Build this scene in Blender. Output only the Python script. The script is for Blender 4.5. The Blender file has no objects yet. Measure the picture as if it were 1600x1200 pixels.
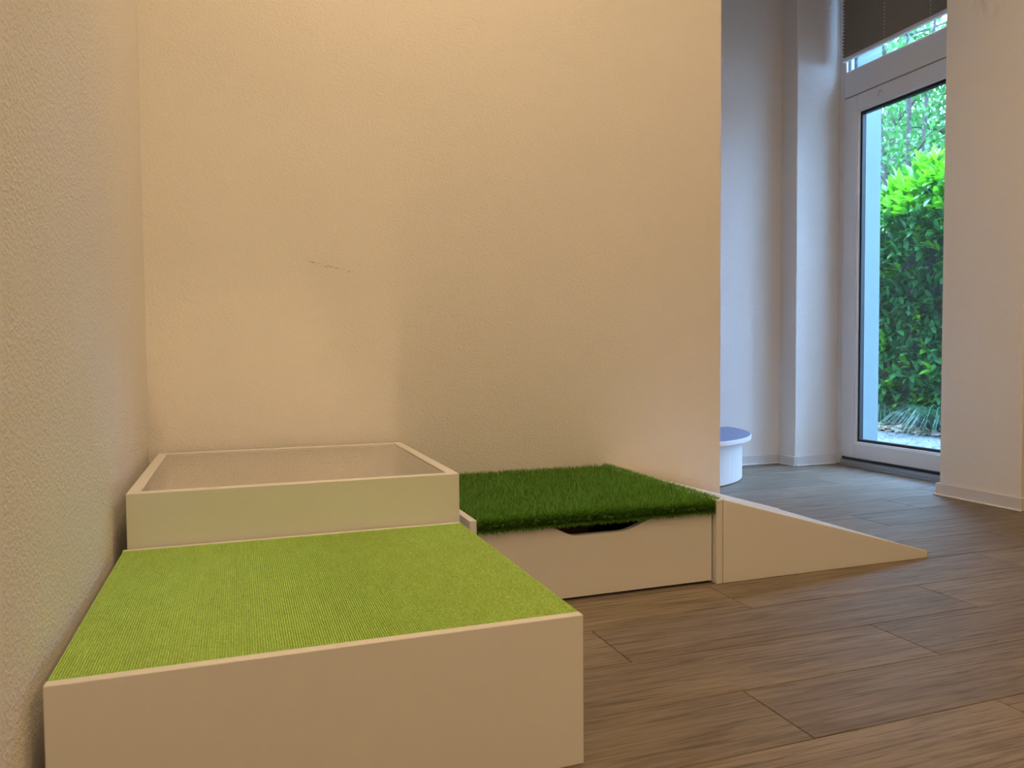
import bpy, bmesh, math, random
import numpy as np
from mathutils import Matrix, Vector
R_ = random.Random(7)
rng = np.random.default_rng(11)
scn = bpy.context.scene
COL = scn.collection

# ------------------------------------------------------------------ camera
CAM = Vector((0.23945, -1.08982, 0.65321))
FW = Vector((0.33520663, 0.94127434, -0.04048616))
RT = Vector((0.94191317, -0.3357672, -0.00774364))
UP = Vector((0.02088282, 0.03553873, 0.99915009))
FPX = 1200.394
cd = bpy.data.cameras.new('camera'); cam = bpy.data.objects.new('camera', cd); COL.objects.link(cam)
cam.matrix_world = Matrix(((RT.x, UP.x, -FW.x, CAM.x), (RT.y, UP.y, -FW.y, CAM.y), (RT.z, UP.z, -FW.z, CAM.z), (0, 0, 0, 1)))
cd.sensor_fit = 'HORIZONTAL'; cd.sensor_width = 36.0; cd.lens = FPX * 36 / 1600
cd.clip_start = 0.02; cd.clip_end = 200
cd.dof.use_dof = True; cd.dof.focus_distance = 2.4; cd.dof.aperture_fstop = 9.0
scn.camera = cam

# ------------------------------------------------------------------ world, exposure
SKY_COL = (0.46, 0.67, 1.0); SKY_STR = 19.5
w = bpy.data.worlds.new('sky'); scn.world = w; w.use_nodes = True
bg = w.node_tree.nodes['Background']; bg.inputs[0].default_value = (*SKY_COL, 1); bg.inputs[1].default_value = SKY_STR
vs = scn.view_settings
vs.view_transform = 'Standard'; vs.look = 'None'; vs.gamma = 1.0; vs.use_curve_mapping = False
vs.exposure = 0.0
cy = scn.cycles; cy.sample_clamp_indirect = 0.0; cy.blur_glossy = 0.05; cy.caustics_reflective = True; cy.max_bounces = 8; cy.diffuse_bounces = 4; cy.use_adaptive_sampling = True; cy.adaptive_threshold = 0.02
sd = bpy.data.lights.new('sun', 'SUN'); sd.energy = 4.0; sd.angle = 0.03; sd.color = (1.0, 0.93, 0.8)
sun = bpy.data.objects.new('sun', sd); COL.objects.link(sun); sun.location = (8, 12, 14)
sun.rotation_euler = Vector((0.35, -0.45, -1.3)).to_track_quat('-Z', 'Y').to_euler()
LAMP_COL = (1.0, 0.68, 0.37); LAMP_STR = 37.5
LAMPS = [(0.73, 0.74, .85, .20), (2.1, -2.6, 6.2, .115), (0.42, -0.9, .95, .20), (1.95, 0.3, .75, .20), (.5, -2.9, 1.0, .20)]  # lamps above the ramp and at rear left are added fill light

# ------------------------------------------------------------------ materials
MATS = {}
def nodes(name):
    m = bpy.data.materials.new(name); m.use_nodes = True; MATS[name] = m
    nt = m.node_tree; return m, nt, nt.nodes, nt.links, nt.nodes['Principled BSDF']
def plain(name, col, rough=0.5, metal=0.0, spec=0.5, bump=0.0, bscale=200, var=0.0):
    m, nt, N, L, b = nodes(name)
    b.inputs['Base Color'].default_value = (*col, 1); b.inputs['Roughness'].default_value = rough
    b.inputs['Metallic'].default_value = metal; b.inputs['Specular IOR Level'].default_value = spec
    tc = N.new('ShaderNodeTexCoord')
    n = N.new('ShaderNodeTexNoise'); n.inputs['Scale'].default_value = bscale; n.inputs['Detail'].default_value = 3
    L.new(tc.outputs['Object'], n.inputs['Vector'])
    if var:
        mx = N.new('ShaderNodeMixRGB'); mx.blend_type = 'MULTIPLY'; mx.inputs[0].default_value = 1
        rp = N.new('ShaderNodeValToRGB'); rp.color_ramp.elements[0].color = (1 - var,) * 3 + (1,); rp.color_ramp.elements[1].color = (1, 1, 1, 1)
        rp.color_ramp.elements[0].position = .3; rp.color_ramp.elements[1].position = .7
        L.new(n.outputs['Fac'], rp.inputs[0]); mx.inputs[1].default_value = (*col, 1); L.new(rp.outputs[0], mx.inputs[2]); L.new(mx.outputs[0], b.inputs['Base Color'])
    if bump:
        bp = N.new('ShaderNodeBump'); bp.inputs['Strength'].default_value = bump; bp.inputs['Distance'].default_value = 0.001
        L.new(n.outputs['Fac'], bp.inputs['Height']); L.new(bp.outputs[0], b.inputs['Normal'])
    return m
def wall_mat(name, col, stain=False):
    m, nt, N, L, b = nodes(name)
    b.inputs['Roughness'].default_value = 0.75; b.inputs['Specular IOR Level'].default_value = 0.3
    tc = N.new('ShaderNodeTexCoord')
    mp = N.new('ShaderNodeMapping'); mp.inputs['Scale'].default_value = (1, 1, 1.35); L.new(tc.outputs['Object'], mp.inputs[0])
    n1 = N.new('ShaderNodeTexNoise'); n1.inputs['Scale'].default_value = 130; n1.inputs['Detail'].default_value = 2.5; n1.inputs['Roughness'].default_value = .55; n1.inputs['Distortion'].default_value = .5
    n2 = N.new('ShaderNodeTexNoise'); n2.inputs['Scale'].default_value = 14; n2.inputs['Detail'].default_value = 2
    v = N.new('ShaderNodeTexVoronoi'); v.feature = 'SMOOTH_F1'; v.inputs['Scale'].default_value = 95
    for t in (n1, n2, v): L.new(mp.outputs[0], t.inputs['Vector'])
    # chips of grain stand out where the large noise is high
    rp = N.new('ShaderNodeMapRange'); rp.inputs[1].default_value = .45; rp.inputs[2].default_value = .75; L.new(n1.outputs['Fac'], rp.inputs[0])
    r2 = N.new('ShaderNodeMapRange'); r2.inputs[1].default_value = .3; r2.inputs[2].default_value = .7; r2.inputs[3].default_value = .35; r2.inputs[4].default_value = 1; L.new(n2.outputs['Fac'], r2.inputs[0])
    mu = N.new('ShaderNodeMath'); mu.operation = 'MULTIPLY'; L.new(rp.outputs[0], mu.inputs[0]); L.new(r2.outputs[0], mu.inputs[1])
    ad = N.new('ShaderNodeMath'); ad.operation = 'MULTIPLY_ADD'; ad.inputs[1].default_value = -.5; L.new(v.outputs['Distance'], ad.inputs[0]); L.new(mu.outputs[0], ad.inputs[2])
    bp = N.new('ShaderNodeBump'); bp.inputs['Strength'].default_value = .5; bp.inputs['Distance'].default_value = .0026
    L.new(ad.outputs[0], bp.inputs['Height']); L.new(bp.outputs[0], b.inputs['Normal'])
    if stain:
        nd = N.new('ShaderNodeTexNoise'); nd.inputs['Scale'].default_value = 9; nd.inputs['Detail'].default_value = 5
        sm = N.new('ShaderNodeMapping'); sm.inputs['Scale'].default_value = (1, 3.0, .7); L.new(tc.outputs['Object'], sm.inputs[0]); L.new(sm.outputs[0], nd.inputs['Vector'])
        sp = N.new('ShaderNodeVectorMath'); sp.operation = 'DISTANCE'; sp.inputs[1].default_value = (3.2, 1.225, 2.2)
        L.new(tc.outputs['Object'], sp.inputs[0])
        mr = N.new('ShaderNodeMapRange'); mr.inputs[1].default_value = .2; mr.inputs[2].default_value = 0; L.new(sp.outputs['Value'], mr.inputs[0])
        mr2 = N.new('ShaderNodeMapRange'); mr2.inputs[1].default_value = .5; mr2.inputs[2].default_value = .62; L.new(nd.outputs['Fac'], mr2.inputs[0])
        mm = N.new('ShaderNodeMath'); mm.operation = 'MULTIPLY'; L.new(mr.outputs[0], mm.inputs[0]); L.new(mr2.outputs[0], mm.inputs[1])
        mx = N.new('ShaderNodeMixRGB'); mx.inputs[1].default_value = (*col, 1); mx.inputs[2].default_value = (.42, .38, .33, 1); L.new(mm.outputs[0], mx.inputs[0])
        L.new(mx.outputs[0], b.inputs['Base Color'])
    else:
        b.inputs['Base Color'].default_value = (*col, 1)
    return m
def wood_mat(name):
    m, nt, N, L, b = nodes(name)
    tc = N.new('ShaderNodeTexCoord'); oi = N.new('ShaderNodeObjectInfo')
    off = N.new('ShaderNodeVectorMath'); off.operation = 'SCALE'; off.inputs[0].default_value = (37, 91, 13); L.new(oi.outputs['Random'], off.inputs['Scale'])
    ad = N.new('ShaderNodeVectorMath'); L.new(tc.outputs['Object'], ad.inputs[0]); L.new(off.outputs[0], ad.inputs[1])
    def noise(scale, det, sx, dist=0, rough=.6):
        mp = N.new('ShaderNodeMapping'); mp.inputs['Scale'].default_value = (sx, 1, 1); L.new(ad.outputs[0], mp.inputs[0])
        n = N.new('ShaderNodeTexNoise'); n.inputs['Scale'].default_value = scale; n.inputs['Detail'].default_value = det; n.inputs['Distortion'].default_value = dist; n.inputs['Roughness'].default_value = rough
        L.new(mp.outputs[0], n.inputs['Vector']); return n
    big = noise(34, 6, .07, 1.6, .65); fine = noise(150, 5, .035, .4, .72); blot = noise(5, 2, .35); knots = noise(11, 1, .4, .2)
    r1 = N.new('ShaderNodeValToRGB'); e = r1.color_ramp.elements
    e[0].position = .30; e[0].color = (.15, .113, .078, 1); e[1].position = .72; e[1].color = (.285, .238, .178, 1)
    x = e.new(.5); x.color = (.225, .182, .132, 1)
    L.new(big.outputs['Fac'], r1.inputs[0])
    r2 = N.new('ShaderNodeValToRGB'); e = r2.color_ramp.elements; e[0].position = .36; e[0].color = (.34, .32, .31, 1); e[1].position = .51; e[1].color = (1, 1, 1, 1)
    L.new(fine.outputs['Fac'], r2.inputs[0])
    m1 = N.new('ShaderNodeMixRGB'); m1.blend_type = 'MULTIPLY'; m1.inputs[0].default_value = .75; L.new(r1.outputs[0], m1.inputs[1]); L.new(r2.outputs[0], m1.inputs[2])
    r3 = N.new('ShaderNodeValToRGB'); e = r3.color_ramp.elements; e[0].position = .3; e[0].color = (.86, .85, .84, 1); e[1].position = .7; e[1].color = (1.10, 1.10, 1.11, 1)
    L.new(blot.outputs['Fac'], r3.inputs[0])
    m2 = N.new('ShaderNodeMixRGB'); m2.blend_type = 'MULTIPLY'; m2.inputs[0].default_value = 1; L.new(m1.outputs[0], m2.inputs[1]); L.new(r3.outputs[0], m2.inputs[2])
    r5 = N.new('ShaderNodeValToRGB'); e = r5.color_ramp.elements; e[0].position = .76; e[0].color = (1, 1, 1, 1); e[1].position = .83; e[1].color = (.45, .4, .36, 1)
    L.new(knots.outputs['Fac'], r5.inputs[0])
    m4 = N.new('ShaderNodeMixRGB'); m4.blend_type = 'MULTIPLY'; m4.inputs[0].default_value = 1; L.new(m2.outputs[0], m4.inputs[1]); L.new(r5.outputs[0], m4.inputs[2])
    hv = N.new('ShaderNodeMapRange'); hv.inputs[3].default_value = .86; hv.inputs[4].default_value = 1.14; L.new(oi.outputs['Random'], hv.inputs[0])
    m3 = N.new('ShaderNodeVectorMath'); m3.operation = 'SCALE'; L.new(m4.outputs[0], m3.inputs[0]); L.new(hv.outputs[0], m3.inputs['Scale'])
    L.new(m3.outputs[0], b.inputs['Base Color'])
    rr = N.new('ShaderNodeMapRange'); rr.inputs[3].default_value = .56; rr.inputs[4].default_value = .44; b.inputs['Specular IOR Level'].default_value = .32; L.new(fine.outputs['Fac'], rr.inputs[0]); L.new(rr.outputs[0], b.inputs['Roughness'])
    bp = N.new('ShaderNodeBump'); bp.inputs['Strength'].default_value = .25; bp.inputs['Distance'].default_value = .0006; L.new(fine.outputs['Fac'], bp.inputs['Height']); L.new(bp.outputs[0], b.inputs['Normal'])
    return m
def leaf_mat(name, c1, c2, rough=.35, trans=.25, tip=None):
    m, nt, N, L, b = nodes(name)
    oi = N.new('ShaderNodeObjectInfo'); at = N.new('ShaderNodeAttribute'); at.attribute_name = 'shade'
    ad = N.new('ShaderNodeMath'); L.new(oi.outputs['Random'], ad.inputs[0]); L.new(at.outputs['Fac'], ad.inputs[1])
    fr = N.new('ShaderNodeMath'); fr.operation = 'FRACT'; L.new(ad.outputs[0], fr.inputs[0])
    rp = N.new('ShaderNodeMixRGB'); rp.inputs[1].default_value = (*c1, 1); rp.inputs[2].default_value = (*c2, 1); L.new(fr.outputs[0], rp.inputs[0])
    L.new(rp.outputs[0], b.inputs['Base Color']); b.inputs['Roughness'].default_value = rough
    if trans:
        tr = N.new('ShaderNodeBsdfTranslucent'); mx = N.new('ShaderNodeMixShader'); mx.inputs[0].default_value = trans
        br = N.new('ShaderNodeMixRGB'); br.blend_type = 'MULTIPLY'; br.inputs[0].default_value = 1; br.inputs[2].default_value = (1.3, 1.6, .7, 1); L.new(rp.outputs[0], br.inputs[1]); L.new(br.outputs[0], tr.inputs[0])
        L.new(b.outputs[0], mx.inputs[1]); L.new(tr.outputs[0], mx.inputs[2]); L.new(mx.outputs[0], N['Material Output'].inputs[0])
    return m
def glass_mat(name, tint):
    m, nt, N, L, b = nodes(name)
    t = N.new('ShaderNodeBsdfTransparent'); t.inputs[0].default_value = (*tint, 1)
    g = N.new('ShaderNodeBsdfGlossy'); g.inputs['Roughness'].default_value = .0
    lw = N.new('ShaderNodeLayerWeight'); lw.inputs['Blend'].default_value = .5
    pw = N.new('ShaderNodeMath'); pw.operation = 'POWER'; pw.inputs[1].default_value = 5; L.new(lw.outputs['Facing'], pw.inputs[0])
    f = N.new('ShaderNodeMath'); f.operation = 'MULTIPLY_ADD'; f.inputs[1].default_value = .9; f.inputs[2].default_value = .04; L.new(pw.outputs[0], f.inputs[0])
    mx = N.new('ShaderNodeMixShader'); L.new(f.outputs[0], mx.inputs[0]); L.new(t.outputs[0], mx.inputs[1]); L.new(g.outputs[0], mx.inputs[2]); L.new(mx.outputs[0], N['Material Output'].inputs[0])
    return m
def emit_mat(name, col, s):
    m, nt, N, L, b = nodes(name)
    b.inputs['Base Color'].default_value = (.8, .8, .8, 1); b.inputs['Emission Color'].default_value = (*col, 1); b.inputs['Emission Strength'].default_value = s
    return m
def carpet_mat(name):
    m, nt, N, L, b = nodes(name)
    tc = N.new('ShaderNodeTexCoord')
    mp = N.new('ShaderNodeMapping'); mp.inputs['Scale'].default_value = (1, .35, 1); L.new(tc.outputs['Object'], mp.inputs[0])
    n = N.new('ShaderNodeTexNoise'); n.inputs['Scale'].default_value = 420; n.inputs['Detail'].default_value = 2; L.new(mp.outputs[0], n.inputs['Vector'])
    n2 = N.new('ShaderNodeTexNoise'); n2.inputs['Scale'].default_value = 45; n2.inputs['Detail'].default_value = 3; L.new(mp.outputs[0], n2.inputs['Vector'])
    ad = N.new('ShaderNodeMath'); ad.operation = 'MULTIPLY_ADD'; ad.inputs[1].default_value = .16; L.new(n2.outputs['Fac'], ad.inputs[0]); L.new(n.outputs['Fac'], ad.inputs[2])
    rp = N.new('ShaderNodeValToRGB'); e = rp.color_ramp.elements; e[0].position = .38; e[0].color = (.34, .52, .11, 1); e[1].position = .78; e[1].color = (.58, .84, .24, 1)
    L.new(ad.outputs[0], rp.inputs[0]); L.new(rp.outputs[0], b.inputs['Base Color']); b.inputs['Roughness'].default_value = .9; b.inputs['Specular IOR Level'].default_value = .1
    return m
def gravel_mat(name):
    m, nt, N, L, b = nodes(name)
    tc = N.new('ShaderNodeTexCoord')
    v = N.new('ShaderNodeTexVoronoi'); v.inputs['Scale'].default_value = 55; L.new(tc.outputs['Object'], v.inputs['Vector'])
    rp = N.new('ShaderNodeValToRGB'); e = rp.color_ramp.elements; e[0].color = (.14, .145, .14, 1); e[1].color = (.30, .30, .29, 1)
    L.new(v.outputs['Color'], rp.inputs[0]); L.new(rp.outputs[0], b.inputs['Base Color']); b.inputs['Roughness'].default_value = .9
    bp = N.new('ShaderNodeBump'); bp.inputs['Strength'].default_value = .8; bp.inputs['Distance'].default_value = .01; bp.invert = True
    L.new(v.outputs['Distance'], bp.inputs['Height']); L.new(bp.outputs[0], b.inputs['Normal'])
    return m

WALL = wall_mat('wall_plaster', (.78, .765, .74)); WALLR = wall_mat('wall_plaster_stained', (.78, .765, .74), True)
CEIL = plain('ceiling_paint', (.8, .79, .77), .9)
WOOD = wood_mat('vinyl_plank'); JOINT = plain('joint_dark', (.03, .022, .016), .9)
LAM = plain('white_laminate', (.77, .765, .735), .38, bump=.04, bscale=900)
EDGE = plain('white_edge_band', (.84, .83, .80), .3)
CARP = carpet_mat('ribbed_carpet')
TOPG = plain('mirror_top', (.76, .75, .72), .03, 1.0)
HARDB = plain('brown_hardboard', (.13, .06, .03), .6, var=.3, bscale=60)
BLADE = leaf_mat('turf_blade', (.06, .16, .018), (.27, .52, .10), .45, .2); THATCH = plain('turf_backing', (.02, .03, .01), .95, bump=.5)
UPVC = plain('white_plastic_frame', (.72, .72, .73), .3); RUB = plain('black_rubber', (.008, .009, .011), .5)
ALU = plain('threshold_metal', (.42, .43, .45), .35, .8)
GLASS = glass_mat('window_glass', (.84, .93, 1.0))
BASEB = plain('baseboard_plastic', (.66, .655, .65), .4); SEAL = plain('white_sealant', (.86, .86, .85), .4)
BLINDM = plain('taupe_pleated_fabric', (.40, .34, .28), .85, var=.15, bscale=90)
def backlit(m, col, fac):
    nt = m.node_tree; N, L = nt.nodes, nt.links; t = N.new('ShaderNodeBsdfTranslucent'); t.inputs[0].default_value = (*col, 1)
    mx = N.new('ShaderNodeMixShader'); mx.inputs[0].default_value = fac; L.new(N['Principled BSDF'].outputs[0], mx.inputs[1]); L.new(t.outputs[0], mx.inputs[2]); L.new(mx.outputs[0], N['Material Output'].inputs[0])
backlit(BLINDM, (.30, .21, .15), .35)
CORD = plain('white_cord', (.8, .8, .8), .6)
BLUE = plain('blue_linoleum', (.16, .20, .34), .4)
EXTW = plain('outside_render', (.22, .30, .29), .85, bump=.4, bscale=160, var=.06)
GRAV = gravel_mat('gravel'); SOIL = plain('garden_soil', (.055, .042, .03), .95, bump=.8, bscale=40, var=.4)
LITTER = leaf_mat('dry_leaf', (.20, .13, .08), (.52, .42, .32), .7, .1)
LAUREL = leaf_mat('laurel_leaf', (.026, .115, .036), (.08, .245, .07), .2, .18)
YOUNG = leaf_mat('young_laurel_leaf', (.10, .33, .02), (.20, .48, .035), .3, .35)
GRASSM = leaf_mat('sedge_blade', (.03, .10, .05), (.09, .2, .10), .35, .15)
TREEL = leaf_mat('tree_leaf', (.03, .11, .035), (.08, .22, .07), .4, .35)
BARK = plain('bark', (.10, .085, .07), .9, bump=1, bscale=30, var=.5)
STEMM = plain('green_stem', (.06, .08, .03), .8)
SCUFF = plain('scuff_grey', (.22, .19, .16), .9)
PENCIL = plain('pencil_grey', (.12, .11, .11), .8)

# ------------------------------------------------------------------ object helpers
def rootloc(o):
    v = Vector((0, 0, 0))
    while o is not None: v += o.location; o = o.parent
    return v
def tag(o, label=None, cat=None, group=None, kind=None):
    if label: o['label'] = label
    if cat: o['category'] = cat
    if group: o['group'] = group
    if kind: o['kind'] = kind
    return o
def empty(name, loc):
    o = bpy.data.objects.new(name, None); COL.objects.link(o); o.location = loc; o.empty_display_size = .1; return o
def link(name, me, parent=None, mats=()):
    for m in mats: me.materials.append(m)
    o = bpy.data.objects.new(name, me); COL.objects.link(o)
    if parent is not None: o.parent = parent
    return o
class MB:
    """collects geometry in world coordinates"""
    def __init__(s): s.v = []; s.f = []; s.m = []
    def add(s, vs_, fs, mi=0):
        b = len(s.v); s.v += [tuple(p) for p in vs_]; s.f += [tuple(i + b for i in f) for f in fs]; s.m += [mi] * len(fs)
    def box(s, x0, x1, y0, y1, z0, z1, mi=0):
        s.add([(x0, y0, z0), (x1, y0, z0), (x1, y1, z0), (x0, y1, z0), (x0, y0, z1), (x1, y0, z1), (x1, y1, z1), (x0, y1, z1)],
              [(0, 3, 2, 1), (4, 5, 6, 7), (0, 1, 5, 4), (1, 2, 6, 5), (2, 3, 7, 6), (3, 0, 4, 7)], mi)
    def prism_y(s, pts, y0, y1, mi=0):
        """outline of (x, z) points, counter-clockwise seen from -y, extruded along y"""
        n = len(pts)
        s.add([(x, y0, z) for x, z in pts] + [(x, y1, z) for x, z in pts],
              [tuple(range(n)), tuple(range(2 * n - 1, n - 1, -1))] + [(i + n, (i + 1) % n + n, (i + 1) % n, i) for i in range(n)], mi)
    def prism_z(s, pts, z0, z1, mi=0):
        n = len(pts)
        s.add([(x, y, z0) for x, y in pts] + [(x, y, z1) for x, y in pts],
              [tuple(range(n - 1, -1, -1)), tuple(range(n, 2 * n))] + [(i, (i + 1) % n, (i + 1) % n + n, i + n) for i in range(n)], mi)
    def tube(s, pts, rads, seg=7, mi=0):
        b = len(s.v); pts = [Vector(p) for p in pts]
        for i, p in enumerate(pts):
            t = (pts[min(i + 1, len(pts) - 1)] - pts[max(i - 1, 0)]).normalized()
            a = t.orthogonal().normalized() if abs(t.z) > .9 else t.cross(Vector((0, 0, 1))).normalized()
            c = t.cross(a)
            for k in range(seg):
                q = p + (a * math.cos(2 * math.pi * k / seg) + c * math.sin(2 * math.pi * k / seg)) * rads[i]
                s.v.append(tuple(q))
        for i in range(len(pts) - 1):
            for k in range(seg):
                s.f.append((b + i * seg + k, b + i * seg + (k + 1) % seg, b + (i + 1) * seg + (k + 1) % seg, b + (i + 1) * seg + k)); s.m.append(mi)
        s.f.append(tuple(b + k for k in range(seg - 1, -1, -1))); s.m.append(mi)
        s.f.append(tuple(b + (len(pts) - 1) * seg + k for k in range(seg))); s.m.append(mi)
    def build(s, name, mats, parent=None, bevel=0, smooth=False, seg=1):
        if not isinstance(mats, (list, tuple)): mats = [mats]
        o0 = rootloc(parent)
        me = bpy.data.meshes.new(name)
        me.from_pydata([(p[0] - o0.x, p[1] - o0.y, p[2] - o0.z) for p in s.v], [], s.f)
        me.polygons.foreach_set('material_index', s.m)
        if bevel:
            bm = bmesh.new(); bm.from_mesh(me)
            ed = [e for e in bm.edges if len(e.link_faces) == 2 and e.calc_face_angle(0) > .5]
            bmesh.ops.bevel(bm, geom=ed, offset=bevel, segments=seg, affect='EDGES', clamp_overlap=True)
            bm.to_mesh(me); bm.free()
        if smooth: me.polygons.foreach_set('use_smooth', [True] * len(me.polygons))
        me.update()
        return link(name, me, parent, mats)
def bx(name, x0, x1, y0, y1, z0, z1, mat, parent=None, bevel=.0012):
    m = MB(); m.box(x0, x1, y0, y1, z0, z1); return m.build(name, mat, parent, bevel)

# ------------------------------------------------------------------ room shell
XL, YB, YF, XR = -.02, 1.46, 2.59, 3.20
YJ, YN, YP = 2.456, 1.503, 1.123       # far door jamb, near door jamb, end of the pier
XE = 2.013                              # free end of the partition
H = 2.9; YS, XEAST = -4.6, 4.6
def st(o): o['kind'] = 'structure'; return o
fl = MB(); fl.box(XL - .1, XEAST + .1, YS - .1, YF + .1, -.12, -.0045)
floor = st(fl.build('floor', JOINT)); tag(floor, 'grey brown wood look vinyl plank floor')
st(bx('wall_left', XL - .14, XL, YS, YF, 0, H, WALL, bevel=0))
wb = st(bx('wall_back', XL - .05, XE, YB, YB + .12, 0, H, WALL, bevel=.004))
st(bx('wall_far', XL - .14, XR, YF, YF + .16, 0, H, WALL, bevel=0))
m = MB(); m.box(XR, 3.57, YJ, YF + .16, 0, H); m.box(XR, 3.57, YP, YN, 0, H); m.box(XR, 3.57, YN, YJ, 2.82, H)
st(m.build('wall_right', WALLR, bevel=.004))
m = MB(); m.box(3.57, 3.752, 2.405, 6.5, -.25, 10.3); m.box(3.57, 3.752, YP, 1.55, -.25, 10.3); m.box(3.57, 3.752, 1.55, 2.405, 2.84, 10.3)
st(m.build('wall_facade', EXTW, bevel=.004))
st(bx('wall_wing', 3.57, XEAST + .14, YP, YP + .16, 0, H, WALL, bevel=0))
st(bx('wall_east', XEAST, XEAST + .14, YS, YP, 0, H, WALL, bevel=0))
st(bx('wall_south', XL - .14, XEAST + .14, YS - .14, YS, 0, H, WALL, bevel=0))
m = MB(); m.box(XL - .14, 3.752, YS - .14, YF + .16, H, H + .12); m.box(3.752, XEAST + .14, YS - .14, YP + .16, H, H + .12)
st(m.build('ceiling', CEIL))

# planks, one object each
PW, PLN = .1955, .99
joint_x = {0: 1.457, -1: 1.008, -2: 1.645, -3: 1.142, -4: 1.557}       # joint seen in row r (row 0 starts at y = .523)
mesh_cache = {}
def plank_mesh(L, Wd):
    k = (round(L, 4), round(Wd, 4))
    if k not in mesh_cache:
        mm = MB(); g = .0010; mm.box(g, L - g, g, Wd - g, -.004, 0)
        bm = bmesh.new(); me = bpy.data.meshes.new('plank'); me.from_pydata(mm.v, [], mm.f); bm.from_mesh(me)
        ed = [e for e in bm.edges if all(abs(v_.co.z) < 1e-6 for v_ in e.verts)]
        bmesh.ops.bevel(bm, geom=ed, offset=.0012, segments=1, affect='EDGES'); bm.to_mesh(me); bm.free(); me.materials.append(WOOD)
        mesh_cache[k] = me
    return mesh_cache[k]
r0 = -27
for r in range(r0, 11):
    y0 = .523 + r * PW; y1 = y0 + PW
    y0c, y1c = max(y0, YS), min(y1, YF)
    if y1c - y0c < .01: continue
    jx = joint_x.get(r, 0.4 + ((r * 0.377) % 1.0) * PLN)
    x1lim = 3.495 if y0 > YP - .1 and y1 > YP + .05 else XEAST
    x = jx - math.ceil((jx - XL) / PLN) * PLN
    while x < x1lim:
        a, b = max(x, XL), min(x + PLN, x1lim)
        if b - a > .02:
            o = link('plank', plank_mesh(b - a, y1c - y0c), floor); o.location = (a, y0c, 0)
        x += PLN

# baseboards with a bead of sealant
def baseboard(name, x0, x1, y0, y1, bead):
    m = MB(); m.box(x0, x1, y0, y1, 0.0, .055); o = st(m.build(name, BASEB, bevel=.003))
    b = MB(); b.box(*bead, 0, .007); b.build('sealant', SEAL, o, bevel=.002)
T, S_ = .012, .007
baseboard('baseboard_far', XL + T, XR - T, YF - T, YF, (XL + T, XR - T, YF - T - S_, YF - T))
baseboard('baseboard_return', XR - T, XR, YJ - T, YF - T, (XR - T - S_, XR - T, YJ - T - S_, YF - T - S_))
baseboard('baseboard_jamb', XR, 3.48, YJ - T, YJ, (XR, 3.48, YJ - T - S_, YJ - T))
baseboard('baseboard_pier', XR - T, XR, YP - T, YN + T, (XR - T - S_, XR - T, YP - T - S_, YN + T + S_))
baseboard('baseboard_niche', XR, 3.48, YN, YN + T, (XR, 3.48, YN + T, YN + T + S_))
baseboard('baseboard_wing', XR, XEAST, YP - T, YP, (XR, XEAST, YP - T - S_, YP - T))
baseboard('baseboard_partition', XE, XE + T, YB, YB + .12, (XE + T, XE + T + S_, YB, YB + .12))
baseboard('baseboard_back', 1.80, XE, YB - T, YB, (2.29, 2.295, YB - T - S_, YB - T)) if False else None

# chipped scratch on the back wall
m = MB()
for i in range(34):
    t = i / 33; px = .452 + .15 * t; pz = .958 - .038 * t ** .7 + R_.uniform(-.006, .006) * (1 - .6 * t)
    s = R_.uniform(.0006, .0019)
    n = 5; ph = R_.random() * 6
    m.prism_y([(px + s * R_.uniform(.6, 1.6) * math.cos(ph + 6.283 * k / n), pz + s * R_.uniform(.6, 1.2) * math.sin(ph + 6.283 * k / n)) for k in range(n)], YB - .0009, YB + .001)
sc = m.build('scratch_mark', SCUFF, wb); sc['kind'] = 'stuff'; sc['label'] = 'small row of chipped scratch marks'

# ------------------------------------------------------------------ door
door = st(empty('door_1', (3.52, 1.98, 0))); tag(door, 'white glazed terrace door with dark seal and tall pane')
FX0, FX1 = 3.494, 3.566
m = MB(); m.box(FX0, FX1, 2.418, YJ, 0, 2.82); m.box(FX0, FX1, YN, 1.541, 0, 2.82); m.box(FX0, FX1, 1.541, 2.418, 2.068, 2.205); m.box(FX0, FX1, 1.541, 2.418, 2.765, 2.82)
m.build('frame', UPVC, door, .003)
m = MB(); m.box(3.47, 3.60, 1.541, 2.418, 0.0, .012); m.box(3.486, 3.56, 1.541, 2.418, .012, .032)
m.build('threshold', ALU, door, .002)
SY0, SY1, SZ0, SZ1 = 1.548, 2.411, .050, 2.060
sash = MB(); X0, X1 = 3.484, 3.556; sw = .098
sash.box(X0, X1, SY1 - sw, SY1, SZ0, SZ1); sash.box(X0, X1, SY0, SY0 + sw, SZ0, SZ1)
sash.box(X0, X1, SY0 + sw, SY1 - sw, SZ0, SZ0 + .084); sash.box(X0, X1, SY0 + sw, SY1 - sw, SZ1 - .086, SZ1)
sash_o = sash.build('sash', UPVC, door, .003)
def ring(x0, x1, ya, yb, za, zb, wd):
    m = MB(); m.box(x0, x1, ya, ya + wd, za, zb); m.box(x0, x1, yb - wd, yb, za, zb); m.box(x0, x1, ya + wd, yb - wd, za, za + wd); m.box(x0, x1, ya + wd, yb - wd, zb - wd, zb); return m
GY0, GY1, GZ0, GZ1 = SY0 + sw, SY1 - sw, SZ0 + .084, SZ1 - .086
ring(3.490, 3.514, GY0, GY1, GZ0, GZ1, .008).build('glazing_bead', EDGE, sash_o, .002)
ring(3.503, 3.530, GY0 + .003, GY1 - .003, GZ0 + .003, GZ1 - .003, .019).build('gasket', RUB, sash_o)
m = MB(); m.box(3.5185, 3.5205, GY0 + .004, GY1 - .004, GZ0 + .004, GZ1 - .004)
m.build('pane', GLASS, sash_o)
ring(3.501, 3.55, 1.538, 2.421, .03, 2.071, .012).build('seal', RUB, door)
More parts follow.
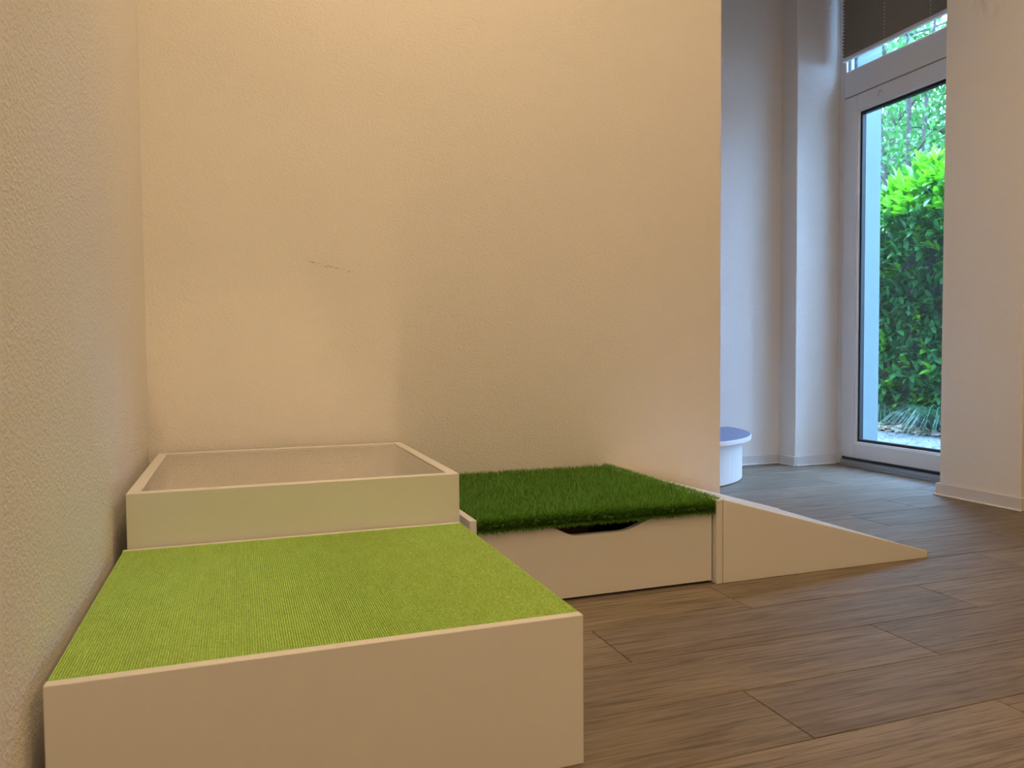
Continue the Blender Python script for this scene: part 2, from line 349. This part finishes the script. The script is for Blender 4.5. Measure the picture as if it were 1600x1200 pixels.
# pencil squiggle on the top rail of the sash
pts = [Vector((3.4835, 2.165 + .0 - .032 * t, 2.005 + .03 * math.sin(math.pi * min(1, t * 1.25) * .9) ** .7)) for t in [i / 9 for i in range(10)]]
m = MB(); m.tube(pts, [.0009] * 10, 5); m.build('pencil_mark', PENCIL, sash_o)
# transom light above the door
win = st(empty('window_1', (3.52, 1.98, 2.205))); tag(win, 'narrow transom pane above the terrace door')
ring(3.512, 3.53, 1.541, 2.418, 2.205, 2.765, .013).build('gasket', RUB, win)
ring(3.498, 3.512, 1.541, 2.418, 2.205, 2.765, .01).build('glazing_bead', EDGE, win, .002)
m = MB(); m.box(3.519, 3.521, 1.543, 2.416, 2.207, 2.763); m.build('pane', GLASS, win)

# pleated blind
bl = empty('pleated_blind', (3.478, 1.98, 2.262)); tag(bl, 'dark taupe pleated blind half covering the transom above the terrace door', 'blind')
m = MB(); BY0, BY1 = 1.55, 2.413; pit = .0185; zt = 2.80; nz = int((zt - 2.283) / (pit / 2)) + 1
vsn = []
for i in range(nz):
    z = 2.283 + i * pit / 2; xx = 3.468 + (.017 if i % 2 else 0)
    vsn += [(xx, BY0, z), (xx, BY1, z), (xx + .0006, BY0, z + .0006), (xx + .0006, BY1, z + .0006)]
fs = []
for i in range(nz - 1):
    a = i * 4; b = a + 4
    fs += [(a, b, b + 1, a + 1), (a + 2, a + 3, b + 3, b + 2), (a, a + 2, b + 2, b), (a + 1, b + 1, b + 3, a + 3)]
m.add(vsn, fs); m.build('pleated_fabric', BLINDM, bl)
bx('bottom_rail', 3.464, 3.488, BY0, BY1, 2.264, 2.283, UPVC, bl, .003)
bx('top_rail', 3.464, 3.488, BY0, BY1, 2.797, 2.817, UPVC, bl, .003)
for cy in (2.112, 1.826):
    m = MB()
    for i in range(0, nz - 1):
        z = 2.283 + i * pit / 2
        if i % 2 == 0: m.box(3.4658, 3.4676, cy - .0016, cy + .0016, z - .0028, z + .0028)
    m.build('cord', CORD, bl)
m = MB()
for i in range(nz - 1):
    z = 2.283 + i * pit / 2; a = 3.468 + (.017 if i % 2 else 0); b = 3.468 + (0 if i % 2 else .017)
    m.add([(a, BY1 + .0002, z), (b, BY1 + .0002, z + pit / 2), (b, BY1 + .0022, z + pit / 2), (a, BY1 + .0022, z),
           (a - .0022, BY1 + .0002, z), (b - .0022, BY1 + .0002, z + pit / 2), (b - .0022, BY1 + .0022, z + pit / 2), (a - .0022, BY1 + .0022, z)],
          [(0, 1, 2, 3), (7, 6, 5, 4), (0, 4, 5, 1), (3, 2, 6, 7), (0, 3, 7, 4), (1, 5, 6, 2)])
m.build('fabric_edge', CORD, bl)

# ------------------------------------------------------------------ platforms
def carpet(name, x0, x1, y0, y1, zt, parent, pitch=.0036):
    n = int((x1 - x0) / pitch); pitch = (x1 - x0) / n
    prof = []
    for i in range(n):
        for f, z in ((0, -.0034), (.22, -.0034), (.35, -.0006), (.61, 0), (.87, -.0006)): prof.append((x0 + (i + f) * pitch, z))
    prof.append((x1, -.0034)); k = len(prof)
    v_ = [(x, y0, zt + z) for x, z in prof] + [(x, y1, zt + z) for x, z in prof] + [(x0, y0, zt - .006), (x1, y0, zt - .006), (x0, y1, zt - .006), (x1, y1, zt - .006)]
    f_ = [(i, i + 1, i + 1 + k, i + k) for i in range(k - 1)]
    f_ += [tuple([2 * k, 2 * k + 1] + list(range(k - 1, -1, -1))), tuple([2 * k + 3, 2 * k + 2] + list(range(k, 2 * k)))]
    f_ += [(2 * k + 2, 2 * k, 0, k), (2 * k + 1, 2 * k + 3, 2 * k - 1, k - 1), (2 * k, 2 * k + 2, 2 * k + 3, 2 * k + 1)]
    m = MB(); m.add(v_, f_); o = m.build(name, CARP, parent)
    return o
# low platform in front
G = empty('carpeted_platform', (.372, .358, 0)); tag(G, 'low white box platform topped with ribbed lime green carpet', 'platform')
hg = .24; gx1, gy1 = .744, .717
bx('front_panel', 0, gx1, 0, .017, 0, hg, LAM, G); bx('back_panel', 0, gx1, gy1 - .012, gy1, 0, hg, LAM, G)
bx('side_panel', 0, .017, .017, gy1 - .012, 0, hg - .007, LAM, G); bx('side_panel', gx1 - .017, gx1, .017, gy1 - .012, 0, hg - .007, LAM, G)
bx('top_board', .017, gx1 - .017, .017, gy1 - .012, hg - .024, hg - .0075, LAM, G)
carpet('carpet', .001, gx1 - .001, .0175, gy1 - .0125, hg + .0005, G)
# taller platform with the glossy top
Q = empty('mirror_topped_platform', (.376, 1.085, 0)); tag(Q, 'taller white box platform with a reflective mirror top in the corner', 'platform')
qx0, qx1, qy0, qy1, hq, rw = .007, .746, .7245, 1.447, .358, .026
bx('front_panel', qx0, qx1, qy0, qy0 + rw, 0, hq, LAM, Q); bx('back_panel', qx0, qx1, qy1 - rw, qy1, 0, hq, LAM, Q)
bx('side_panel', qx0, qx0 + rw, qy0 + rw, qy1 - rw, 0, hq, LAM, Q); bx('side_panel', qx1 - rw, qx1, qy0 + rw, qy1 - rw, 0, hq, LAM, Q)
bx('mirror_top', qx0 + rw + .001, qx1 - rw - .001, qy0 + rw + .001, qy1 - rw - .001, hq - .012, hq - .0035, TOPG, Q, 0)
bx('support_board', qx0 + rw, qx1 - rw, qy0 + rw, qy1 - rw, hq - .032, hq - .0125, HARDB, Q, 0)
m = MB()
for i in range(9):
    px, py, s = .45 + .012 * i + R_.uniform(-.004, .004), 1.06 + R_.uniform(-.006, .006) - .002 * i, R_.uniform(.0006, .0013)
    m.prism_z([(px + s * 2.2 * math.cos(6.283 * k / 5), py + s * math.sin(6.283 * k / 5)) for k in range(5)], hq - .0036, hq - .0032)
sc = m.build('scratch_mark', SCUFF, Q); sc['kind'] = 'stuff'
# drawer platform under the turf
D = empty('drawer_platform', (1.14, 1.085, 0)); tag(D, 'low white box with a drawer below the artificial turf mat', 'platform')
dx0, dx1, dy0, dy1, hd = .772, 1.511, .727, 1.446, .237; tp = .0185
bx('side_panel', dx0, dx0 + tp, dy0, dy1, 0, hd, LAM, D); bx('side_panel', dx1 - tp - .002, dx1, dy0, dy1, 0, hd, LAM, D)
bx('back_panel', dx0 + tp, dx1 - tp - .002, dy1 - tp, dy1, 0, .2, LAM, D)
bx('lid_board', dx0 + tp, dx1 - tp - .002, .766, dy1 - tp, .199, .206, LAM, D)
dfx0, dfx1, dz0, dz1 = .7935, 1.4865, .007, .2005
def cut(x):   # depth of the grip cut-out
    def sm(t): t = max(0, min(1, t)); return t * t * (3 - 2 * t)
    return .030 * sm((x - .985) / .085) * sm((1.315 - x) / .115)
top = [(dfx1 - (dfx1 - dfx0) * i / 72, 0) for i in range(73)]
out = [(dfx0, dz0), (dfx1, dz0)] + [(x, dz1 - cut(x)) for x, _ in top]
m = MB(); m.prism_y(out, .7455, .7635); dr = m.build('drawer', LAM, D)
bx('drawer_side', dfx0 + .006, dfx0 + .02, .7637, 1.40, .014, .16, HARDB, dr); bx('drawer_side', dfx1 - .02, dfx1 - .006, .7637, 1.40, .014, .16, HARDB, dr)
bx('drawer_bottom', dfx0 + .02, dfx1 - .02, .7637, 1.386, .014, .022, HARDB, dr); bx('drawer_back', dfx0 + .02, dfx1 - .02, 1.386, 1.40, .014, .16, HARDB, dr)
bx('drawer_divider', 1.06, 1.16, .86, .90, .0225, .185, HARDB, dr)
# ramp
Rm = empty('ramp', (1.89, 1.085, 0)); tag(Rm, 'white wedge ramp sloping down to the floor beside the drawer box', 'ramp')
rx0, rx1, rz = 1.5135, 2.270, .021
def wedge(y0, y1, dz=0):
    m = MB(); m.prism_y([(rx0, 0), (rx1, 0), (rx1, rz + dz), (rx0, hd + dz)], y0, y1); return m
wedge(.7275, .7455).build('side_panel', LAM, Rm, .0012); wedge(1.428, 1.446).build('side_panel', LAM, Rm, .0012)
m = MB(); m.prism_y([(rx0 + .001, hd - .019), (rx1 - .001, rz - .019), (rx1 - .001, rz - .002), (rx0 + .001, hd - .002)], .7458, 1.4277); m.build('ramp_board', LAM, Rm, .001)
bx('end_panel', rx0 + .001, rx0 + .018, .7458, 1.4277, 0, hd - .03, LAM, Rm)

# artificial turf mat
TM = empty('turf_mat', (1.14, 1.085, .206)); tag(TM, 'dark green artificial turf mat lying on the drawer box', 'turf mat')
tx0, tx1, ty0, ty1, tz = .795, 1.492, .741, 1.443, .2065
bx('backing', tx0, tx1, ty0, ty1, tz, tz + .004, THATCH, TM, 0)
def blades(n, px, py, pz, hgt, lean_x, lean_y, wid, ang, curl, o0):
    """n curved blades, five vertices each"""
    dx = np.cos(ang); dy = np.sin(ang)
    V = np.zeros((n, 5, 3))
    for j, (t, ww) in enumerate(((0, 1), (0, -1), (.55, .85), (.55, -.85), (1, 0))):
        V[:, j, 0] = px + lean_x * t ** curl * hgt + dx * ww * wid / 2
        V[:, j, 1] = py + lean_y * t ** curl * hgt + dy * ww * wid / 2
        V[:, j, 2] = pz + hgt * t * np.sqrt(np.maximum(.05, 1 - .5 * (lean_x ** 2 + lean_y ** 2) * t))
    V -= np.array(o0)
    base = np.arange(n)[:, None] * 5
    quads = np.concatenate([base + np.array([0, 1, 3, 2])], 0); tris = base + np.array([2, 3, 4])
    return V.reshape(-1, 3), quads, tris
def numpy_mesh(name, V, quads, tris, mat, parent, shade=None):
    me = bpy.data.meshes.new(name)
    nq, ntr = len(quads), len(tris)
    me.vertices.add(len(V)); me.vertices.foreach_set('co', V.astype(np.float32).ravel())
    li = np.concatenate([quads.ravel(), tris.ravel()]).astype(np.int32)
    me.loops.add(len(li)); me.loops.foreach_set('vertex_index', li)
    me.polygons.add(nq + ntr)
    ls = np.concatenate([np.arange(nq) * 4, nq * 4 + np.arange(ntr) * 3]).astype(np.int32)
    me.polygons.foreach_set('loop_start', ls)
    me.update(calc_edges=True); me.validate()
    if shade is not None:
        at = me.attributes.new('shade', 'FLOAT', 'POINT'); at.data.foreach_set('value', shade.astype(np.float32))
    return link(name, me, parent, [mat])
n = 52000
px = rng.uniform(tx0, tx1, n); py = rng.uniform(ty0, ty1, n)
ne = 14000
ex = np.concatenate([rng.uniform(tx0, tx1, ne), np.full(ne // 2, tx1 - .004) + rng.uniform(-.004, .004, ne // 2)])
ey = np.concatenate([np.full(ne, ty0 + .004) + rng.uniform(-.004, .004, ne), rng.uniform(ty0, ty1, ne // 2)])
PX = np.concatenate([px, ex]); PY = np.concatenate([py, ey]); nn = len(PX)
hg_ = rng.uniform(.026, .044, nn)
lx = rng.normal(-.12, .33, nn); ly = rng.normal(-.12, .33, nn)
ly[n:n + ne] = rng.normal(-.55, .3, ne); lx[n + ne:] = rng.normal(.6, .3, nn - n - ne)
hg_[n:n + ne] *= rng.uniform(.35, 1.0, ne)
edge_l = PX < tx0 + .02; lx[edge_l] = np.abs(lx[edge_l]) * .4
back = PY > ty1 - .03; ly[back] = -np.abs(ly[back])
V, q, t = blades(nn, PX, PY, np.full(nn, tz + .003), hg_, lx, ly, rng.uniform(.0022, .0042, nn), rng.uniform(0, 6.283, nn), 1.6, (1.14, 1.085, .206))
pile = numpy_mesh('pile', V, q, t, BLADE, TM, np.repeat(rng.uniform(0, 1, nn), 5)); pile['kind'] = 'stuff'
# fringe hanging over the front edge
nf = 9000
fx = rng.uniform(tx0, tx1, nf); V, q, t = blades(nf, fx, np.full(nf, ty0 + .001), rng.uniform(tz - .001, tz + .004, nf), rng.uniform(.010, .022, nf), rng.normal(0, .4, nf), rng.normal(-.75, .15, nf), rng.uniform(.002, .0036, nf), rng.uniform(0, 6.283, nf), 1.0, (1.14, 1.085, .206))
V = V.reshape(-1, 5, 3); V[:, :, 2] = (tz + .002 - .206) + (V[:, :, 2] - (tz + .002 - .206)) * rng.uniform(-.9, 1.1, nf)[:, None]; V = V.reshape(-1, 3)
fr = numpy_mesh('fringe', V, q, t, BLADE, TM, np.repeat(rng.uniform(0, .6, nf), 5)); fr['kind'] = 'stuff'

# half-round podium behind the partition
hp = empty('half_round_podium', (2.22, 2.3, 0)); tag(hp, 'low half-round white podium with blue grey top behind the partition wall', 'podium')
pc, pr = (2.215, 2.574), .578
def halfdisc(r, n=40): return [(pc[0] + r * math.cos(math.pi + math.pi * k / n), pc[1] + r * math.sin(math.pi + math.pi * k / n)) for k in range(n + 1)]
m = MB(); m.prism_z(halfdisc(pr), .006, .205); m.build('body', LAM, hp, 0)
m = MB(); m.prism_z(halfdisc(pr - .02), 0, .006); m.build('plinth', RUB, hp, 0)
m = MB(); m.prism_z(halfdisc(pr + .045), .205, .2265); m.build('rim_board', EDGE, hp, .001)
m = MB(); m.prism_z(halfdisc(pr + .041), .2265, .2285); m.build('top_covering', BLUE, hp, 0)

# ------------------------------------------------------------------ ceiling lamps and added fill lamps
ORD = ['above the corner platforms', 'deepest in the room behind the camera', 'above the spot where the camera stands', 'above the ramp, added to brighten the right of the back wall', 'at the left behind the camera, added to brighten the front panels']
for i, (x, y, ls, ri) in enumerate(LAMPS):
    LM = emit_mat('lamp_diffuser', LAMP_COL, LAMP_STR * ls)
    lo = empty('ceiling_lamp', (x, y, H)); tag(lo, 'round warm ceiling lamp ' + ORD[i], 'lamp', 'round ceiling lamps')
    n = 32; c = [(math.cos(6.2832 * k / n), math.sin(6.2832 * k / n)) for k in range(n)]
    m = MB(); ro = ri + .02
    v_ = []
    for rr, zz in ((ro, H), (ro, H - .04), (ri, H - .045), (ri, H - .02)): v_ += [(x + rr * a, y + rr * b, zz) for a, b in c]
    m.add(v_, [(j * n + k, j * n + (k + 1) % n, (j + 1) * n + (k + 1) % n, (j + 1) * n + k)[::-1] for j in range(3) for k in range(n)])
    m.build('housing', EDGE, lo)
    m = MB(); m.add([(x + (ri - .001) * a, y + (ri - .001) * b, H - .034) for a, b in c], [tuple(range(n - 1, -1, -1))]); m.build('diffuser', LM, lo)

# ------------------------------------------------------------------ garden
gd = MB(); gd.add([(3.75, -30, -.06), (40, -30, -.06), (40, 60, -.06), (3.75, 60, -.06)], [(0, 1, 2, 3)])
gr = st(gd.build('ground_gravel', GRAV)); gr['label'] = 'pale gravel path outside the terrace door'
m = MB(); m.box(5.62, 40, -30, 60, -.16, -.052); bed = st(m.build('ground_bed', SOIL)); bed['label'] = 'dark planting bed under the hedge'

def leaf_geo(L, Wd, fold=.25, droop=.25, rows=5):
    """a leaf along +x, normal +z, folded on the midrib and drooping to the tip"""
    V = []; F = []
    for i in range(rows + 1):
        t = i / rows; ww = Wd / 2 * (math.sin(math.pi * min(1, t ** .8)) ** .75 if 0 < i < rows else (.06 if i == 0 else 0.0))
        x = L * t; z = -droop * L * t * t
        V += [(x, ww, z + fold * ww), (x, 0, z), (x, -ww, z + fold * ww)]
    for i in range(rows):
        a = i * 3; b = a + 3
        F += [(a, a + 1, b + 1, b), (a + 1, a + 2, b + 2, b + 1)]
    return np.array(V), F
def leaf_mesh(name, L, Wd, mat, fold=.25, droop=.25):
    V, F = leaf_geo(L, Wd, fold, droop); me = bpy.data.meshes.new(name); me.from_pydata(V.tolist(), [], F); me.polygons.foreach_set('use_smooth', [True] * len(F)); me.materials.append(mat); return me
def joined_leaves(name, mats4, base, F, mat, parent, shade):
    """copies of one leaf (base verts, faces F) at 4x4 matrices, joined"""
    n = len(mats4); k = len(base)
    B = np.concatenate([base, np.ones((k, 1))], 1)
    V = np.einsum('nij,kj->nki', np.array(mats4), B)[:, :, :3] - np.array(rootloc(parent))
    FQ = np.array(F); quads = (np.arange(n)[:, None, None] * k + FQ[None]).reshape(-1, 4)
    o = numpy_mesh(name, V.reshape(-1, 3), quads, np.zeros((0, 3), int), mat, parent, np.repeat(shade, k))
    o.data.polygons.foreach_set('use_smooth', [True] * len(o.data.polygons)); o['kind'] = 'stuff'
    return o
def frame(d, roll=0, up=Vector((0, 0, 1))):
    d = d.normalized(); s = up.cross(d)
    if s.length < 1e-3: s = Vector((0, 1, 0))
    s.normalize(); u = d.cross(s)
    s2 = s * math.cos(roll) + u * math.sin(roll); u2 = d.cross(s2)
    return Matrix(((d.x, s2.x, u2.x, 0), (d.y, s2.y, u2.y, 0), (d.z, s2.z, u2.z, 0), (0, 0, 0, 1)))
def pix(p):
    v_ = Vector(p) - CAM; d = v_.dot(FW); return 800 + FPX * v_.dot(RT) / d, 600 - FPX * v_.dot(UP) / d

# laurel hedge: shoots with whorls of leaves
HX, HT = 6.0, 2.14
hedge = empty('laurel_hedge', (6.5, 4.6, -.05)); tag(hedge, 'glossy cherry laurel hedge with bright new growth outside the terrace door', 'hedge')
variants = [(leaf_mesh('leaf', .14, .046, LAUREL, .25, .15), leaf_mesh('leaf', .125, .044, YOUNG, .3, .1)), (leaf_mesh('leaf', .12, .040, LAUREL, .3, .25), leaf_mesh('leaf', .11, .042, YOUNG, .35, .15))]
cand = []
def hedge_front(y, z): return HX + .16 * math.sin(y * 2.1 + 1.3 * z) + .14 * math.sin(z * 3.7 + y * 1.1) + (.25 if z < .45 else 0) * (.45 - z) / .45 + max(0, z - 1.9) * .35
def shoot(p, d, young, nl, front):
    for k in range(nl):
        a = 2.4 * k + R_.uniform(-.3, .3); el = R_.uniform(.45, 1.1) if not young else R_.uniform(.3, .75)
        o1 = d.orthogonal().normalized(); o2 = d.cross(o1)
        dr = (d * math.cos(el) + (o1 * math.cos(a) + o2 * math.sin(a)) * math.sin(el))
        if not young: dr = (dr + Vector((-.1, 0, -.03))).normalized()
        M = frame(dr, R_.uniform(-.5, .5)); q = p - d * (.018 * k) + Vector((R_.uniform(-.01, .01),) * 3)
        sc = R_.uniform(.7, 1.15)
        cand.append((Matrix.Translation(q) @ M @ Matrix.Scale(sc, 4), young, front, q))
for i in range(1550):
    y = R_.uniform(2.4, 7.0) if i % 3 else R_.uniform(3.6, 5.1)
    z = R_.uniform(.12, HT + .05)
    x = hedge_front(y, z) + abs(R_.gauss(0, .10))
    d = Vector((-1, R_.uniform(-.9, .5), R_.uniform(.1, 1.0))).normalized()
    yg = (z > 1.86 and R_.random() < .8) or R_.random() < .10
    shoot(Vector((x, y, z)), d, yg, R_.randint(5, 7), True)
for i in range(700):
    y = R_.uniform(2.4, 7.0) if i % 2 else R_.uniform(3.6, 5.4); x = R_.uniform(HX + .1, HX + 1.3)
    z = HT + R_.uniform(-.12, .16) + .12 * math.sin(y * 3.3) + .05 * math.sin(x * 7)
    d = Vector((R_.uniform(-.6, .2), R_.uniform(-.4, .4), 1)).normalized()
    shoot(Vector((x, y, z)), d, R_.random() < .9, R_.randint(5, 7), False)
for i in range(500):    # deep inner leaves
    y = R_.uniform(2.4, 7.0); z = R_.uniform(.05, HT - .1)
    shoot(Vector((hedge_front(y, z) + R_.uniform(.2, .45), y, z)), Vector((-.8, R_.uniform(-.5, .5), .3)).normalized(), False, 6, False)
def in_view(q):
    u, v_ = pix(q); return 1372 < u < 1482 and 0 < v_ < 700
vis = sorted([c for c in cand if in_view(c[3])], key=lambda c: (c[3] - CAM).length)[:300]
visid = set(id(c) for c in vis)
hl = rootloc(hedge)
for c in vis:
    o = link('leaf', variants[R_.randint(0, 1)][1 if c[1] else 0], hedge); o.matrix_local = Matrix.Translation(-hl) @ c[0]
b1, f1 = leaf_geo(.13, .045, .25, .18)
for yg, mt, nm in ((False, LAUREL, 'foliage'), (True, YOUNG, 'young_foliage')):
    ms = [np.array(c[0]) for c in cand if c[1] == yg and id(c) not in visid]
    joined_leaves(nm, ms, b1, f1, mt, hedge, rng.uniform(0, 1, len(ms)))
for i in range(22):
    y = 2.5 + i * .21 + R_.uniform(-.06, .06); x = HX + .5 + R_.uniform(0, .5)
    m = MB(); m.tube([(x, y, -.06), (x - .02, y + R_.uniform(-.05, .05), .7), (x - .1, y + R_.uniform(-.1, .1), 1.5), (x - .12, y + R_.uniform(-.2, .2), 2.15)], [.022, .018, .012, .006], 6); m.build('stem', STEMM, hedge, smooth=True)
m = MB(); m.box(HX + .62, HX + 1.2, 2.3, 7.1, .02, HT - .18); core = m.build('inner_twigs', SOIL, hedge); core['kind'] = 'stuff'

# arching sedge clumps at the foot of the hedge
def sedge(x, y, nb, hgt, label):
    o = empty('sedge_clump', (x, y, -.05)); tag(o, label, 'grass clump', 'sedge clumps under the hedge')
    m = MB()
    for k in range(nb):
        a = R_.uniform(0, 6.283); L = hgt * R_.uniform(.7, 1.3); rch = R_.uniform(.35, .95); wd = R_.uniform(.004, .008)
        s = Vector((-math.sin(a), math.cos(a), 0)); pts = []
        for j in range(7):
            t = j / 6; r = rch * L * t; z = L * (1.25 * t - (1.05 + .3 * rch) * t * t) ; pts.append(Vector((x + .04 * math.cos(a) + r * math.cos(a), y + .04 * math.sin(a) + r * math.sin(a), -.05 + max(.01, z))))
        v_ = []
        for j, p in enumerate(pts):
            ww = wd * (1 - (j / 6) ** 2 * .9); v_ += [tuple(p + s * ww), tuple(p - s * ww)]
        m.add(v_, [(2 * j, 2 * j + 1, 2 * j + 3, 2 * j + 2) for j in range(6)])
    b = m.build('blades', GRASSM, o); b['kind'] = 'stuff'
sedge(5.72, 3.66, 150, .62, 'arching green sedge clump nearest the door pane edge under the hedge')
sedge(5.95, 3.98, 110, .46, 'smaller low sedge clump in the middle of the hedge foot')
sedge(6.02, 4.62, 70, .5, 'dark sedge clump beside the pale outside wall under the hedge')
# dead leaves on the ground
ms = []
for i in range(1500):
    x = 5.55 + abs(R_.gauss(0, .22)); y = R_.uniform(2.6, 6.5)
    ms.append(np.array(Matrix.Translation((x, y, -.046 + R_.uniform(0, .02))) @ Matrix.Rotation(R_.uniform(0, 6.28), 4, 'Z') @ Matrix.Rotation(R_.uniform(-.5, .5), 4, 'X') @ Matrix.Scale(R_.uniform(.3, .75), 4)))
lit = empty('leaf_litter', (5.7, 4.5, -.05)); tag(lit, 'pale dry leaf litter along the edge of the gravel path', 'leaf litter', kind='stuff')
joined_leaves('dry_leaves', ms, b1, f1, LITTER, lit, rng.uniform(0, 1, len(ms)))
# pebbles
m = MB()
for i in range(2600):
    x = R_.uniform(4.0, 5.7); y = R_.uniform(2.2, 5.2); s = R_.uniform(.005, .013)
    v_ = [(x + s * a * R_.uniform(.7, 1.3), y + s * b * R_.uniform(.7, 1.3), -.06 + s * c_) for a, b, c_ in ((1, 0, .1), (0, 1, .1), (-1, 0, .1), (0, -1, .1), (0, 0, .8))]
    m.add(v_, [(0, 1, 4), (1, 2, 4), (2, 3, 4), (3, 0, 4)])
pb = m.build('pebbles', GRAV, gr); pb['kind'] = 'stuff'

# trees behind the hedge
tl, tf = leaf_geo(.10, .065, .15, .2, 3)
def tree(x, y, h, rt, label, nleaf, spread, forks, zc0=2.0):
    o = empty('tree', (x, y, -.06)); tag(o, label, 'tree', 'trees behind the hedge')
    m = MB(); ends = []
    for k, (fx_, fy_) in enumerate(forks):
        pts = []; rr = []
        for j in range(8):
            t = j / 7; pts.append((x + fx_ * max(0, t - .25) * h + .06 * math.sin(5 * t + k), y + fy_ * max(0, t - .25) * h + .06 * math.cos(4 * t + 2 * k), -.06 + h * t)); rr.append(rt * (1 - .75 * t) * (1 if k == 0 else .8))
        m = MB(); m.tube(pts, rr, 8); m.build('trunk' if k == 0 else 'fork', BARK, o, smooth=True); ends.append(pts)
    cl = []
    for k in range(26):
        pts = R_.choice(ends); j = R_.randint(2, 6); p = Vector(pts[j]); a = R_.uniform(0, 6.283); L = R_.uniform(.5, 1.3) * spread * .7
        e = p + Vector((math.cos(a) * L, math.sin(a) * L, R_.uniform(.1, .9) * L))
        m = MB(); m.tube([p, (p + e) / 2 + Vector((0, 0, .08)), e], [rt * .3, rt * .2, rt * .08], 5); m.build('branch', BARK, o, smooth=True)
        cl += [(e, .55), ((p + e) / 2, .4)]
    ms = []
    for k in range(nleaf):
        c, rad = R_.choice(cl); q = c + Vector((R_.gauss(0, rad), R_.gauss(0, rad), R_.gauss(0, rad * .6)))
        if q.z < zc0 and R_.random() < .85: continue
        ms.append(np.array(Matrix.Translation(q) @ frame(Vector((R_.uniform(-1, 1), R_.uniform(-1, 1), R_.uniform(-.9, .3))), R_.uniform(-.8, .8)) @ Matrix.Scale(R_.uniform(.5, .95), 4)))
    joined_leaves('foliage', ms, tl, tf, TREEL, o, rng.uniform(0, 1, len(ms)))
tree(8.6, 6.82, 5.6, .062, 'slender forked tree with pale trunk in the middle of the door pane', 4200, 1.5, [(0, 0), (.05, -.10), (-.06, .08)], 2.9)
tree(11.0, 9.45, 6.4, .17, 'thick mottled trunk tree by the pale outside wall behind the hedge', 15000, 1.8, [(0, 0), (.1, .2)], 2.9)
tree(10.0, 7.2, 6.4, .08, 'thin tree behind the hedge near the right edge of the pane', 15000, 1.7, [(0, 0), (.1, -.1)], 2.6)
tree(16.5, 14.5, 9.0, .16, 'tall tree farthest back beyond the hedge', 22000, 3.2, [(0, 0), (.15, .1), (-.1, -.15)], 2.6)
